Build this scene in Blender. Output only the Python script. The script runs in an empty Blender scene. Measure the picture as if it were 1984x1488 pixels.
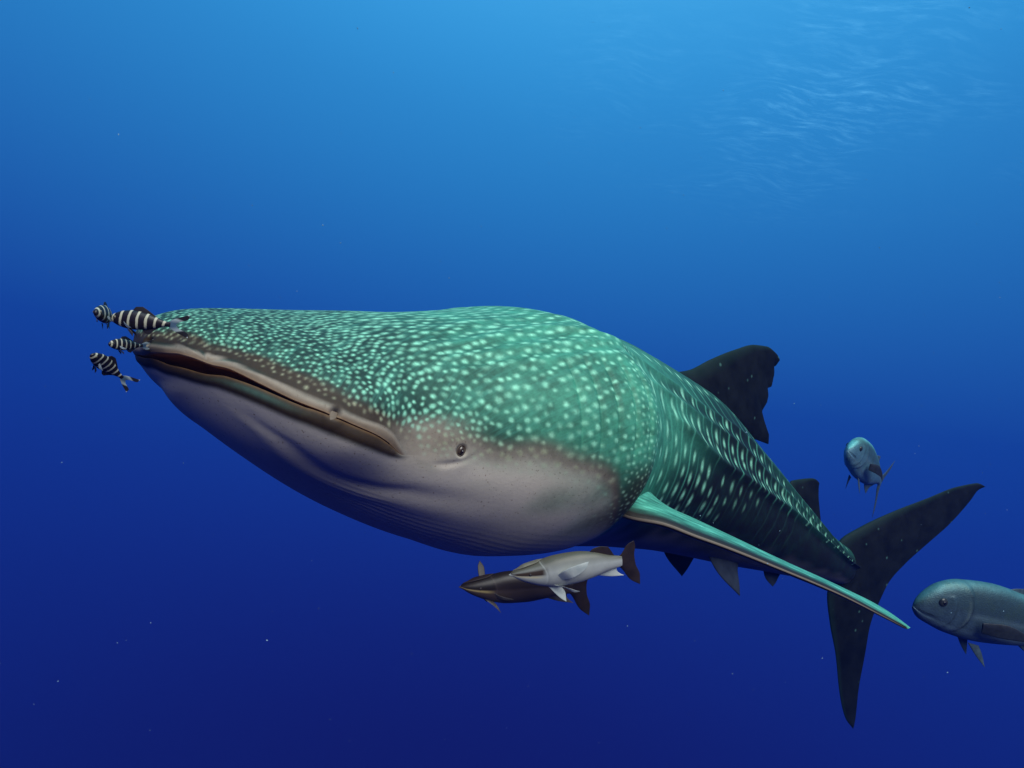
import bpy, math, random
import numpy as np
from mathutils import Matrix, Vector

# ------------------------------------------------------------------ camera, light, water colour
sc = bpy.context.scene
col = sc.collection
F, CX, CY = 1150.0, 992.0, 744.0
CAM_Z, PITCH, ROLL = -3.6, math.radians(5), math.radians(8)
cam_d = bpy.data.cameras.new('camera'); cam_o = bpy.data.objects.new('camera', cam_d); col.objects.link(cam_o)
cam_d.sensor_width = 36; cam_d.lens = 36 * F / 1984; cam_d.clip_start = 0.05; cam_d.clip_end = 500
CAM = Matrix.Translation((0, 0, CAM_Z)) @ Matrix.Rotation(math.pi/2 + PITCH, 4, 'X') @ Matrix.Rotation(ROLL, 4, 'Z')
cam_o.matrix_world = CAM
sc.camera = cam_o
CM = np.array(CAM)
def to_world(c):
    """camera-space metres (right, up, depth) -> world"""
    c = np.asarray(c, float)
    return (c * [1, 1, -1]) @ CM[:3, :3].T + CM[:3, 3]
def at(px, py, d):
    return np.array([(px-CX)/F*d, (CY-py)/F*d, d])
def dir_world(c):
    c = np.asarray(c, float); c = c / np.linalg.norm(c)
    return (c * [1, 1, -1]) @ CM[:3, :3].T

SUN_DIR = dir_world((0.33, 0.71, -0.61))
sd = bpy.data.lights.new('sun', 'SUN'); sd.energy = 5.0; sd.angle = math.radians(50); sd.color = (1.0, 0.95, 0.84)
so = bpy.data.objects.new('sun', sd); col.objects.link(so)
so.rotation_euler = Vector(SUN_DIR).to_track_quat('Z', 'Y').to_euler()

world = bpy.data.worlds.new('World'); sc.world = world; world.use_nodes = True
wt = world.node_tree; wt.nodes.clear()
def wn(t, **k):
    n = wt.nodes.new(t)
    for a, b in k.items(): setattr(n, a, b)
    return n
out = wn('ShaderNodeOutputWorld'); bg = wn('ShaderNodeBackground'); tc = wn('ShaderNodeTexCoord')
dot = wn('ShaderNodeVectorMath', operation='DOT_PRODUCT'); mr = wn('ShaderNodeMapRange'); rp = wn('ShaderNodeValToRGB')
dot.inputs[1].default_value = dir_world((0.12, 0.94, 0.20))
wt.links.new(tc.outputs['Generated'], dot.inputs[0]); wt.links.new(dot.outputs['Value'], mr.inputs[0])
mr.inputs[1].default_value = -1; mr.inputs[2].default_value = 1
RAMP = [(-1.0, (.009, .002, .03)), (-.45, (.010, .003, .07)), (-.24, (.010, .008, .13)), (.02, (.011, .040, .29)),
        (.22, (.014, .095, .39)), (.40, (.019, .165, .49)), (.58, (.028, .255, .62)), (.72, (.045, .37, .80)), (.88, (.12, .60, 1.0)), (1.0, (.25, .85, 1.1))]
rp.color_ramp.interpolation = 'B_SPLINE'
while len(rp.color_ramp.elements) < len(RAMP): rp.color_ramp.elements.new(0.5)
for e, (t, c) in zip(rp.color_ramp.elements, RAMP):
    e.position = (t+1)/2; e.color = (*c, 1)
wt.links.new(mr.outputs[0], rp.inputs[0]); wt.links.new(rp.outputs[0], bg.inputs[0]); wt.links.new(bg.outputs[0], out.inputs[0])
bg.inputs[1].default_value = 1.0

sc.view_settings.view_transform = 'Standard'; sc.view_settings.look = 'None'
sc.view_settings.exposure = 0; sc.view_settings.gamma = 1
sc.render.engine = 'CYCLES'
sc.cycles.use_denoising = True
sc.cycles.max_bounces = 6; sc.cycles.volume_bounces = 0; sc.cycles.transparent_max_bounces = 12
rng = np.random.default_rng(7); random.seed(7)

# ------------------------------------------------------------------ helpers
def mat(name, rough=0.6, spec=0.3):
    m = bpy.data.materials.new(name); m.use_nodes = True
    t = m.node_tree; b = t.nodes['Principled BSDF']
    b.inputs['Roughness'].default_value = rough; b.inputs['Specular IOR Level'].default_value = spec
    return m, t, b
def nd(t, typ, **k):
    n = t.nodes.new(typ)
    for a, b in k.items(): setattr(n, a, b)
    return n
def mixc(t, fac, a, b, mode='MIX'):
    n = nd(t, 'ShaderNodeMix', data_type='RGBA', blend_type=mode)
    for i, v in ((0, fac), (6, a), (7, b)):
        if isinstance(v, bpy.types.NodeSocket): t.links.new(v, n.inputs[i])
        else: n.inputs[i].default_value = v if i == 0 else (*v, 1)
    return n.outputs[2]
def attr(t, name):
    return nd(t, 'ShaderNodeAttribute', attribute_name=name).outputs['Fac']
def noise(t, scale, detail=4, rough=.55, vec=None):
    n = nd(t, 'ShaderNodeTexNoise'); n.inputs['Scale'].default_value = scale; n.inputs['Detail'].default_value = detail
    n.inputs['Roughness'].default_value = rough
    if vec is None: vec = nd(t, 'ShaderNodeTexCoord').outputs['Object']
    t.links.new(vec, n.inputs['Vector'])
    return n.outputs['Fac']
def ramp(t, fac, stops):
    r = nd(t, 'ShaderNodeValToRGB')
    while len(r.color_ramp.elements) < len(stops): r.color_ramp.elements.new(.5)
    for e, (p, c) in zip(r.color_ramp.elements, stops):
        e.position = p; e.color = (*c, 1) if not isinstance(c, (int, float)) else (c, c, c, 1)
    t.links.new(fac, r.inputs[0]); return r.outputs[0]
def mul(t, a, b):
    n = nd(t, 'ShaderNodeMath', operation='MULTIPLY')
    for i, v in enumerate((a, b)):
        if isinstance(v, bpy.types.NodeSocket): t.links.new(v, n.inputs[i])
        else: n.inputs[i].default_value = v
    return n.outputs[0]
def bump(t, b, h, strength=.2, dist=.01):
    n = nd(t, 'ShaderNodeBump'); n.inputs['Strength'].default_value = strength; n.inputs['Distance'].default_value = dist
    t.links.new(h, n.inputs['Height']); t.links.new(n.outputs[0], b.inputs['Normal'])

def plain(name, c0, c1, rough=.5, scale=20, spec=.35):
    m, t, b = mat(name, rough, spec)
    t.links.new(ramp(t, noise(t, scale, 5), [(.35, c0), (.65, c1)]), b.inputs['Base Color'])
    return m
def empty(name, loc, label=None, cat=None, group=None):
    o = bpy.data.objects.new(name, None); col.objects.link(o); o.location = loc; o.empty_display_size = .1
    if label: o['label'] = label
    if cat: o['category'] = cat
    if group: o['group'] = group
    return o
def raw_mesh(name, V, Fq, attrs=None, smooth=True):
    """V (n,3) world/relative; Fq list/array of quads (m,4) or mixed list"""
    me = bpy.data.meshes.new(name)
    V = np.asarray(V, np.float32)
    if isinstance(Fq, np.ndarray):
        m = len(Fq)
        me.vertices.add(len(V)); me.vertices.foreach_set('co', V.ravel())
        me.loops.add(m*4); me.loops.foreach_set('vertex_index', Fq.astype(np.int32).ravel())
        me.polygons.add(m); me.polygons.foreach_set('loop_start', np.arange(m, dtype=np.int32)*4)
        me.update(calc_edges=True)
    else:
        me.from_pydata(V.tolist(), [], Fq)
    if smooth: me.polygons.foreach_set('use_smooth', np.ones(len(me.polygons), bool))
    for k, a in (attrs or {}).items():
        at_ = me.attributes.new(k, 'FLOAT', 'POINT'); at_.data.foreach_set('value', np.asarray(a, np.float32).ravel())
    me.validate(); me.update()
    return me
def part(name, parent, cam_pts, faces, m, attrs=None, label=None):
    """mesh from camera-space points, parented to a thing whose base is at parent.location"""
    W = to_world(cam_pts) - np.array(root_loc(parent))
    o = bpy.data.objects.new(name, raw_mesh(name, W, faces, attrs)); col.objects.link(o)
    o.parent = parent; o.data.materials.append(m)
    if label: o['label'] = label
    return o
def root_loc(o):
    loc = np.zeros(3)
    while o is not None:
        loc += np.array(o.location); o = o.parent
    return loc
def grid_faces(n, m, wrap=False, flip=False):
    i, j = np.meshgrid(np.arange(n-1), np.arange(m if wrap else m-1), indexing='ij')
    j2 = (j+1) % m
    q = np.stack([i*m+j, i*m+j2, (i+1)*m+j2, (i+1)*m+j], -1).reshape(-1, 4)
    return q[:, ::-1] if flip else q
def pchip(x, y, xi):
    x = np.asarray(x, float); y = np.asarray(y, float)
    h = np.diff(x); d = np.diff(y)/h; m = np.zeros_like(y)
    for i in range(1, len(x)-1):
        if d[i-1]*d[i] > 0:
            w1 = 2*h[i]+h[i-1]; w2 = h[i]+2*h[i-1]; m[i] = (w1+w2)/(w1/d[i-1]+w2/d[i])
    m[0] = d[0]; m[-1] = d[-1]
    xi = np.clip(xi, x[0], x[-1])
    k = np.clip(np.searchsorted(x, xi)-1, 0, len(x)-2); t = (xi-x[k])/h[k]
    return (2*t**3-3*t**2+1)*y[k]+(t**3-2*t**2+t)*h[k]*m[k]+(-2*t**3+3*t**2)*y[k+1]+(t**3-t**2)*h[k]*m[k+1]
def curve(pts, n, smooth=True):
    """resample a polyline (k,d) to n points by arc length"""
    pts = np.asarray(pts, float)
    L = np.r_[0, np.cumsum(np.linalg.norm(np.diff(pts, axis=0), axis=1))]; u = np.linspace(0, L[-1], n)
    if smooth: return np.stack([pchip(L, pts[:, k], u) for k in range(pts.shape[1])], 1)
    return np.stack([np.interp(u, L, pts[:, k]) for k in range(pts.shape[1])], 1)
def fin_mesh(lead, trail, normal, thick, nspan=40, nch=18, tip=.15, smooth_t=True, round_lead=.5):
    """closed airfoil sheet between a leading and a trailing edge (camera or local space)"""
    A = curve(lead, nspan); B = curve(trail, nspan, smooth_t)
    c = (1-np.cos(np.linspace(0, np.pi, nch)))/2
    P = A[:, None]*(1-c)[None, :, None] + B[:, None]*c[None, :, None]
    prof = np.maximum(c, 0)**round_lead*(1-c)**.9*2.0 + .03
    prof[0] = .0; prof[-1] = .0
    span = np.linspace(0, 1, nspan)
    th = thick*((1-span)*(1-tip)+tip); th[-1] = 0
    nrm = np.asarray(normal, float)
    if nrm.ndim == 1: nrm = np.tile(nrm/np.linalg.norm(nrm), (nspan, 1))
    off = th[:, None, None]*prof[None, :, None]*nrm[:, None, :]
    up, lo = P+off*.5, P-off*.5
    V = np.concatenate([up, lo[:, 1:-1][:, ::-1]], 1)
    m = V.shape[1]
    sp = np.repeat(span[:, None], m, 1); ch = np.tile(np.r_[c, c[1:-1][::-1]], (nspan, 1))
    side = np.tile(np.r_[np.ones(nch), -np.ones(nch-2)], (nspan, 1))
    return V.reshape(-1, 3), grid_faces(nspan, m, True), {'span': sp.ravel(), 'chord': ch.ravel(), 'side': side.ravel()}
def sines(a, b, seed, scale, n=14):
    r = np.random.default_rng(seed); o = 0
    for _ in range(n):
        k = r.normal(size=2)*scale; o = o + np.sin(k[0]*a+k[1]*b+r.uniform(0, 6.28))
    return o/np.sqrt(n/2)
def sstep(x, a, b):
    t = np.clip((x-a)/(b-a), 0, 1); return t*t*(3-2*t)

# ------------------------------------------------------------------ the water: surface overhead and the tinted haze
def build_water():
    c = to_world(at(1680, 40, 5.6)); cx, cy = c[0], c[1]
    n = 220; L = 24.
    xs = np.linspace(-L/2, L/2, n)
    X, Y = np.meshgrid(xs+cx*.4, xs+8, indexing='ij')
    Z = .05*sines(X, Y, 3, 1.6) + .025*sines(X, Y, 5, 5.0)
    me = raw_mesh('water_surface', np.stack([X, Y, Z], -1).reshape(-1, 3), grid_faces(n, n))
    o = bpy.data.objects.new('water_surface', me); col.objects.link(o); o['kind'] = 'structure'
    o['label'] = 'rippled water surface seen from below'
    m = bpy.data.materials.new('water_surface'); m.use_nodes = True; t = m.node_tree; t.nodes.clear()
    o_ = nd(t, 'ShaderNodeOutputMaterial'); tr = nd(t, 'ShaderNodeBsdfTransparent'); tl = nd(t, 'ShaderNodeBsdfTranslucent')
    tl.inputs['Color'].default_value = (.28, .72, .95, 1)
    tcn = nd(t, 'ShaderNodeTexCoord').outputs['Object']
    mp = nd(t, 'ShaderNodeMapping'); mp.inputs['Scale'].default_value = (.8, 2.6, 1); mp.inputs['Rotation'].default_value = (0, 0, .35)
    t.links.new(tcn, mp.inputs[0])
    n1 = noise(t, 4.2, 8, .66, mp.outputs[0]); n2 = noise(t, .55, 2, .5, tcn)
    st = ramp(t, n1, [(.46, 0), (.60, .35), (.72, 1)]); big = ramp(t, n2, [(.40, .10), (.62, 1)])
    d = nd(t, 'ShaderNodeVectorMath', operation='DISTANCE'); t.links.new(tcn, d.inputs[0]); d.inputs[1].default_value = (cx, cy, 0)
    fo = ramp(t, mul(t, d.outputs['Value'], .27), [(0, 1), (.35, .55), (1, 0)])
    fac = mul(t, mul(t, mul(t, st, big), fo), .24)
    mx = nd(t, 'ShaderNodeMixShader'); t.links.new(fac, mx.inputs[0]); t.links.new(tr.outputs[0], mx.inputs[1]); t.links.new(tl.outputs[0], mx.inputs[2])
    t.links.new(mx.outputs[0], o_.inputs[0]); me.materials.append(m)
    # closed box of faintly scattering water
    x0, x1, y0, y1, z0, z1 = -26, 28, -10, 32, -26, -.45
    V = [(x, y, z) for x in (x0, x1) for y in (y0, y1) for z in (z0, z1)]
    Fc = [(0, 1, 3, 2), (4, 6, 7, 5), (0, 4, 5, 1), (2, 3, 7, 6), (0, 2, 6, 4), (1, 5, 7, 3)]
    hz = bpy.data.objects.new('haze', raw_mesh('haze', V, Fc, smooth=False)); col.objects.link(hz); hz['kind'] = 'stuff'
    hz['label'] = 'faint blue haze of the sea water'
    m = bpy.data.materials.new('haze'); m.use_nodes = True; t = m.node_tree; t.nodes.clear()
    o_ = nd(t, 'ShaderNodeOutputMaterial'); pv = nd(t, 'ShaderNodeVolumePrincipled'); t.links.new(pv.outputs[0], o_.inputs['Volume'])
    pv.inputs['Density'].default_value = HAZE; pv.inputs['Color'].default_value = (.004, .018, .105, 1)
    pv.inputs['Absorption Color'].default_value = (.25, .45, .70, 1)
    hz.data.materials.append(m)
HAZE = .052
build_water()

# ------------------------------------------------------------------ whale shark
TL = 5.5
POSE = [-0.6413, 0.0455, 1.2524, 0.2554, 0.2753, -0.4456]
BK = [0, .15, .3, .45, .62, .8]
BETA = [-0.0002, 0.5202, 0.5035, 0.7698, 0.8598, 0.5382]
GAMMA = [0.0012, 0.4305, 0.2517, 0.131, 0.0661, 0.206]
ST = np.array([0, .008, .025, .055, .09, .13, .17, .205, .235, .28, .36, .44, .54, .64, .73, .79, .82])
W_ = np.array([0, .045, .0636, .0703, .0798, .0907, .102, .108, .1009, .0886, .0837, .0754, .0584, .0388, .0227, .0167, .0040])
T_ = np.array([0, .0161, .0286, .0425, .0534, .0611, .0691, .0778, .0789, .0821, .0907, .0932, .0723, .0477, .0289, .0252, .023])
B_ = np.array([0, .0109, .0216, .0338, .0489, .0652, .0781, .0803, .0805, .0803, .0769, .0685, .0567, .0389, .0239, .0207, .018])
PT, PB, PR = 2.342, 2.07, 1.745
def rot(yaw, pitch, roll):
    cy, sy = math.cos(yaw), math.sin(yaw); cp, sp = math.cos(pitch), math.sin(pitch); cr, sr = math.cos(roll), math.sin(roll)
    return np.array([[cr, -sr, 0], [sr, cr, 0], [0, 0, 1]]) @ np.array([[1, 0, 0], [0, cp, -sp], [0, sp, cp]]) @ np.array([[cy, 0, sy], [0, 1, 0], [-sy, 0, cy]])
RS = rot(*POSE[3:])
_a = np.linspace(0, .84, 421); _b = pchip(BK, BETA, _a); _g = pchip(BK, GAMMA, _a)
_d = np.stack([np.sin(_b)*np.cos(_g), np.sin(_g), np.cos(_b)*np.cos(_g)], 1)
_P = np.zeros((421, 3)); _P[1:] = np.cumsum((_d[1:]+_d[:-1])/2*(_a[1]-_a[0]), 0)
def frame(s):
    """spine point, left, up, back at s (camera space, metres)"""
    s = np.asarray(s, float)
    P = np.stack([np.interp(s, _a, _P[:, k]) for k in range(3)], -1); b = np.interp(s, _a, _b); g = np.interp(s, _a, _g)
    bk = np.stack([np.sin(b)*np.cos(g), np.sin(g), np.cos(b)*np.cos(g)], -1); lf = np.stack([np.cos(b), 0*b, -np.sin(b)], -1)
    up = np.cross(bk, lf)
    return (P*TL)@RS.T+POSE[:3], lf@RS.T, up@RS.T, bk@RS.T
def skin(s, v):
    """body surface, elementwise (camera space)"""
    P, Lf, Up, Bk = frame(s)
    q = np.sqrt(np.maximum(s, 0)); Q = np.sqrt(ST)
    w, t, b = pchip(Q, W_, q), pchip(Q, T_, q), pchip(Q, B_, q)
    h = np.clip((s-.2)/.15, 0, 1); pt = PT*(1-h)+PR*h
    c, sn = np.cos(v), np.sin(v); e = np.where(c > 0, 2/pt, 2/PB)
    y = w*np.sign(sn)*np.abs(sn)**e; z = np.where(c > 0, t, b)*np.sign(c)*np.abs(c)**e
    return P + (Lf*y[..., None]+Up*z[..., None])*TL

def build_shark():
    base = to_world(frame(.3)[0])
    shark = empty('whale_shark', base, 'huge white-spotted whale shark swimming left with its wide mouth slightly open', 'shark')
    # ---- grid of (s, v): rings start at the mouth edge
    NC = 800
    v = (np.arange(NC)/NC)*2*np.pi
    MX = np.array([-.175, -.12, -.076, -.053, -.038, -.026, -.016, 0, .02, .0435, .067, .096, .12, .157, .198, .2256])
    MY = np.array([-.045, -.06, -.059, -.046, -.040, -.031, -.026, -.02, -.005, -.0015, -.0006, .0034, .005, .006, .0005, -.02])
    MH = np.array([.0008, .0012, .0035, .009, .016, .020, .020, .017, .010, .0045, .0025, .0013, .0011, .0010, .0009, .0006])
    X0 = .0253+.2003*np.sin(v); yc = pchip(MX, MY, X0); hh = pchip(MX, MH, X0)
    ve = np.where(np.cos(v) >= 0, 1, -1); ends = np.abs(np.cos(v))**.35
    Y0 = yc+hh*ve*ends
    Q1 = .3; r = np.linspace(0, 1, 191)**1.2
    qx = X0[None]*(1-r[:, None])+Q1*np.sin(v)[None]*r[:, None]; qy = Y0[None]*(1-r[:, None])+Q1*np.cos(v)[None]*r[:, None]
    s1 = qx**2+qy**2; v1 = np.arctan2(qx, qy) % (2*np.pi)
    sl = np.r_[np.linspace(.09, .236, 215)[1:], np.linspace(.236, .819, 430)[1:]]
    S = np.concatenate([s1, np.repeat(sl[:, None], NC, 1)]); V = np.concatenate([v1, np.tile(v, (len(sl), 1))])
    NR = len(S)
    P = skin(S, V)
    va = np.where(V > np.pi, 2*np.pi-V, V)            # angle from the dorsal midline, either side
    left = V <= np.pi
    def normals(P):
        di = np.gradient(P, axis=0); dj = (np.roll(P, -1, 1)-np.roll(P, 1, 1))
        n = np.cross(dj, di); n /= np.linalg.norm(n, axis=-1, keepdims=True)+1e-12
        return n
    N = normals(P)
    ctr = frame(np.full(NC, .15))[0]
    k = np.argmin(np.abs(S[:, 0]-.15))
    if ((P[k]-ctr)*N[k]).sum() < 0: N = -N
    lipd = np.zeros_like(S); lipd[1:] = np.cumsum(np.linalg.norm(np.diff(P, axis=0), axis=-1), 0)
    upper = np.cos(v)[None] >= 0
    # ---- relief
    D = np.zeros_like(S)
    D += .046*sstep(S, .10, .20)*(1-sstep(S, .208, .240))*np.exp(-((va-1.35)/.6)**2)            # gill bulge
    for k_, s0 in enumerate((.166, .177, .188, .199, .210)):                                        # gill slits
        sg = s0+.012*(va-1.35)**2-.006
        D -= .007*np.exp(-((S-sg)/.0013)**2)*sstep(va, .85, 1.05)*(1-sstep(va, 1.45, 1.62))
    def ridge(ss, vv, amp, wid, a, b):
        vr = pchip(ss, vv, S); return amp*np.exp(-np.abs((va-vr)/wid)**1.4)*sstep(S, a, a+.06)*(1-sstep(S, b, b+.06))
    R1 = ([.15, .18, .22, .29, .40, .53, .66, .8], [.40, .55, .72, .80, .90, .88, .90, 1.0])
    R2 = ([.2, .255, .335, .434, .5, .6, .69, .8], [.9, .98, 1.02, 1.08, 1.13, 1.10, 1.14, 1.2])
    R3 = ([.25, .30, .35, .416, .485, .575, .626, .70, .8], [1.14, 1.20, 1.30, 1.385, 1.388, 1.32, 1.30, 1.28, 1.35])
    D += ridge(*R1, .014, .05, .15, .70)+ridge(*R2, .016, .055, .22, .74)+ridge(*R3, .026, .07, .27, .80)
    D += .018*np.exp(-(va/.10)**2)*sstep(S, .18, .30)*(1-sstep(S, .7, .8))                          # dorsal keel
    # throat folds
    vf = pchip([0, .009, .019, .0355, .0586, .0773, .12, .2], [2.75, 2.70, 2.50, 2.42, 2.21, 2.05, 1.98, 1.95], S)
    dn = ~upper*1.0
    D -= .0045*np.exp(-((va-vf)/.095)**2)*sstep(S, .004, .03)*(1-sstep(S, .06, .14))
    D += .004*np.exp(-((va-vf-.20)/.11)**2)*sstep(S, .004, .03)*(1-sstep(S, .06, .15))
    wr = np.sin((va-vf*.8)*95+1.2*sines(S*30, va*2, 11, 1.0))
    D += .0005*wr*np.clip(.6+.6*sines(S*20, va*6, 71, 1.0), 0, 1.4)*sstep(va, 2.05, 2.3)*(1-sstep(va, 2.75, 2.95))*sstep(S, .03, .07)*(1-sstep(S, .16, .21))
    # head top folds
    D += .0035*np.sin(va*30+3*sines(S*25, va*3, 5, 1.0))*sstep(S, .07, .12)*(1-sstep(S, .19, .24))*(1-sstep(va, .8, 1.1))*sstep(va, .2, .35)
    # lips: rounded edge, upper lip roll
    D += np.where(upper, (.0025*np.exp(-((lipd-.010)/.010)**2)), .003*np.exp(-((lipd-.018)/.016)**2))*sstep(S, -1, 0)*(1-sstep(S, .045, .06))
    D -= np.where(upper, .003*np.exp(-((lipd-.045)/.016)**2), 0)*(1-sstep(S, .04, .06))
    # eye socket and crease under it
    ES, EV = .0896, 1.553
    pe = skin(np.array([ES]), np.array([EV]))[0]; ne_i = np.unravel_index(np.argmin(np.linalg.norm(P-pe, axis=-1)), S.shape); ne = N[ne_i]
    de = np.linalg.norm(P-pe, axis=-1)*np.where(left, 1, 9)
    D += .006*np.exp(-(de/.045)**2) - .010*np.exp(-(de/.014)**4)
    tE = (skin(np.array([ES+.004]), np.array([EV]))[0]-pe); tE /= np.linalg.norm(tE); uE = np.cross(ne, tE); uE /= np.linalg.norm(uE)
    if uE[1] < 0: uE = -uE
    rel = P-pe; xu = rel@tE; yu = rel@uE
    D -= np.where(left, .0032*np.exp(-((yu+.028-.25*xu-2.2*xu**2)/.009)**2)*np.exp(-((xu+.02)/.045)**2), 0)
    # nostril notch in the upper lip (both sides)
    for ns, nv in ((.0123, 1.47), (.0038, 4.52)):
        pn = skin(np.array([ns]), np.array([nv]))[0]; dd = np.linalg.norm(P-pn, axis=-1)
        D += .008*np.exp(-(dd/.03)**2) - .022*np.exp(-(dd/.0095)**2)
    P = P+N*D[..., None]
    # ---- pigment masks, with some light and shade painted in
    VB = pchip([0, .012, .02, .0367, .0647, .09, .108, .14, .165, .182, .200, .22, .33, .445, .5, .6, .8],
               [1.57, 1.50, 1.42, 1.44, 1.50, 1.535, 1.575, 1.61, 1.635, 1.70, 1.95, 2.15, 2.35, 2.45, 2.45, 2.4, 2.3], S)
    wob = .035*sines(S*90, va*6, 21, 1.0)
    edge = va-VB+wob*np.where(S < .2, .35, 1.6)
    soft = np.where(S < .2, .15, .12+.25*sstep(S, .25, .5))
    belly = sstep(edge, -soft, soft*1.2)
    lip_up = upper*(S < .07)
    tan = np.where(upper, (1-sstep(lipd+.003*wob/.035, .005, .024)), 0)*(1-sstep(S, .050, .075))
    tan = np.maximum(tan, np.exp(-((S-.066)/.022)**2)*sstep(va, 1.24, 1.46)*(1-sstep(va, 1.50, 1.90))*.6)
    brown = np.where(upper, np.exp(-(np.maximum(np.abs(lipd-.036-.004*wob/.035)-.010, 0)/.013)**2)*(1-sstep(S, .055, .075)), 0)
    brown = np.maximum(brown, np.exp(-((edge+.02)/.085)**2)*sstep(S, .050, .075)*(1-sstep(S, .20, .24))*.95)
    brown_low = np.where(~upper, (1-sstep(lipd, .026, .044)), 0)*(1-sstep(S, .046, .060))
    brown = np.maximum(brown, brown_low)
    kb = sstep(S, .035, .075); belly = np.where(upper, tan*(1-kb)+np.maximum(belly, tan)*kb, belly)
    belly = np.where(~upper & (S < .06), 1.0, belly)
    belly = np.maximum(belly, tan)*(1-brown_low)
    gill_shade = sstep(S+.012*wob/.035, .158, .205)*(1-sstep(va, 1.95, 2.35))*(S < .26); belly = belly*(1-.8*gill_shade)  # shade towards the gills painted by fading the belly colour
    brown = np.maximum(brown, .8*gill_shade*sstep(va, 1.5, 1.7)*(1-sstep(S, .2, .24)))
    mott = .45*sstep(sines(S*130, va*9, 81, 1.0), .2, 1.5)*np.exp(-((edge-.10)/.12)**2)*sstep(S, .05, .08)*(1-sstep(S, .2, .23)); belly = belly*(1-mott)
    teal_stripe = np.where(~upper, np.exp(-((lipd-.012)/.007)**2)*np.exp(-((X0[None]-.045)/.03)**2), 0)
    dark = sstep(va+.25*sines(S*14, va*2.0, 33, 1.0), .92, 1.36)*sstep(S, .232, .33)  # dark flank patches, with the flank's shade put in
    dark = np.maximum(dark, sstep(va, 1.28, 1.42)*sstep(S, .40, .50))  # shade of the rear lower flank painted as dark skin
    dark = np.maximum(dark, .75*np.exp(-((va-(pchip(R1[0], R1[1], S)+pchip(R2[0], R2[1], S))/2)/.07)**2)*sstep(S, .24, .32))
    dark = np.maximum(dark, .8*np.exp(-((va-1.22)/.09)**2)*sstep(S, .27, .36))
    dark = np.maximum(dark, .85*sstep(va, 1.5, 1.75)*np.exp(-((S-.206)/.018)**2))  # shaded area behind the gill bulge, painted dark
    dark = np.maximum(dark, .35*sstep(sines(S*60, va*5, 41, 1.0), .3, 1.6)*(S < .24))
    # ---- spots, placed one by one
    spot = np.zeros_like(S)
    area = np.linalg.norm(np.gradient(P, axis=0), axis=-1)*np.linalg.norm(np.roll(P, -1, 1)-P, axis=-1)
    ti = np.gradient(P, axis=0); ti /= np.linalg.norm(ti, axis=-1, keepdims=True)+1e-12
    tj = np.roll(P, -1, 1)-np.roll(P, 1, 1); tj /= np.linalg.norm(tj, axis=-1, keepdims=True)+1e-12
    half = NC//2
    di_ = np.linalg.norm(np.gradient(P, axis=0), axis=-1)+1e-6; dj_ = np.linalg.norm(np.roll(P, -1, 1)-P, axis=-1)+1e-6
    def stamp(i, j, ra, rg, val):
        wi = int(min(60, 1.9*ra/di_[i, j]+2)); wj = int(min(60, 2.0*rg/dj_[i, j]+2))
        i0, i1 = max(0, i-wi), min(NR, i+wi+1); jj = np.arange(j-wj, j+wj+1) % NC
        d = P[i0:i1][:, jj]-P[i, j]
        a = d@ti[i, j]; g = d@tj[i, j]; th = np.arctan2(g/rg, a/ra); p1, p2 = random.uniform(0, 6.28), random.uniform(0, 6.28)
        h = np.exp(-((a/ra)**2+(g/rg)**2)**1.3*.9*(1+.12*np.sin(3*th+p1)+.14*np.sin(2*th+p2)+.08*np.sin(5*th-p1)))*val
        spot[np.ix_(np.arange(i0, i1), jj)] = np.maximum(spot[np.ix_(np.arange(i0, i1), jj)], h)
    ok = (S < .236) & ((edge < .10) | ((S > .185) & (va < 2.0)))
    ok &= ~(upper & (lipd < .036) & (S < .07)); ok &= ~((~upper) & (S < .09)); ok &= (de > .03)
    pr = (area*ok).ravel().copy(); pr *= np.where(S.ravel() < .1, 3., 1.); pr /= pr.sum()
    cand = rng.choice(pr.size, 75000, p=pr)
    cells = {}; nsp = 0
    for c in cand:
        i, j = divmod(int(c), NC); pp = P[i, j]; s = S[i, j]
        rad = (.0115+.108*min(s, .17)-.10*max(0, s-.185)/.05*.10)
        rad *= (1.0+.45*math.exp(-(va[i, j]/.7)**2)*(s > .06))*random.uniform(.85, 1.2)
        if s > .19 and va[i, j] > 1.0: rad *= .72
        rad *= 1-.35*math.exp(-(de[i, j]/.09)**2)
        key = tuple((pp/.06).astype(int)); good = True
        for dx in (-1, 0, 1):
            for dy in (-1, 0, 1):
                for dz in (-1, 0, 1):
                    for q in cells.get((key[0]+dx, key[1]+dy, key[2]+dz), ()):
                        if (q[0]-pp[0])**2+(q[1]-pp[1])**2+(q[2]-pp[2])**2 < rad*rad: good = False; break
                    if not good: break
                if not good: break
            if not good: break
        if not good: continue
        cells.setdefault(key, []).append(pp); nsp += 1
        kk = random.uniform(.24, .35)*(1-.22*sstep(s, .09, .19))
        el = 1.1+.75*math.exp(-(va[i, j]/.75)**2)*(s > .03)+random.uniform(-.12, .25)
        stamp(i, j, rad*kk*el, rad*kk/(.8+.2*el), random.choice((.45, .7, .85, 1.0, 1.0))*(1-.6*sstep(edge[i, j], -.02, .10)))
    # body: columns of elongated spots between wavy pale lines
    per = .105
    wv = -.10*(va-1.0)+.009*sines(S*TL*2.2, va*2.6, 51, 1.0)+.002*sines(S*TL*7, va*9.0, 52, 1.0)+.05*sstep(va, 1.3, 2.0)
    ph = (S*TL+wv)/per
    fr = ph-np.floor(ph)
    ln = np.exp(-((fr-.5)*per/.0065)**2)*sstep(S, .228, .25)*(1-sstep(S, .55, .68))*sstep(va, .15, .4)*(1-sstep(va, 1.95, 2.2))
    ln *= np.clip(.5+.45*sines(S*40, va*5, 61, 1.0), .04, 1)*(1-.93*sstep(va, 1.38, 1.48)*sstep(S, .33, .44))
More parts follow.
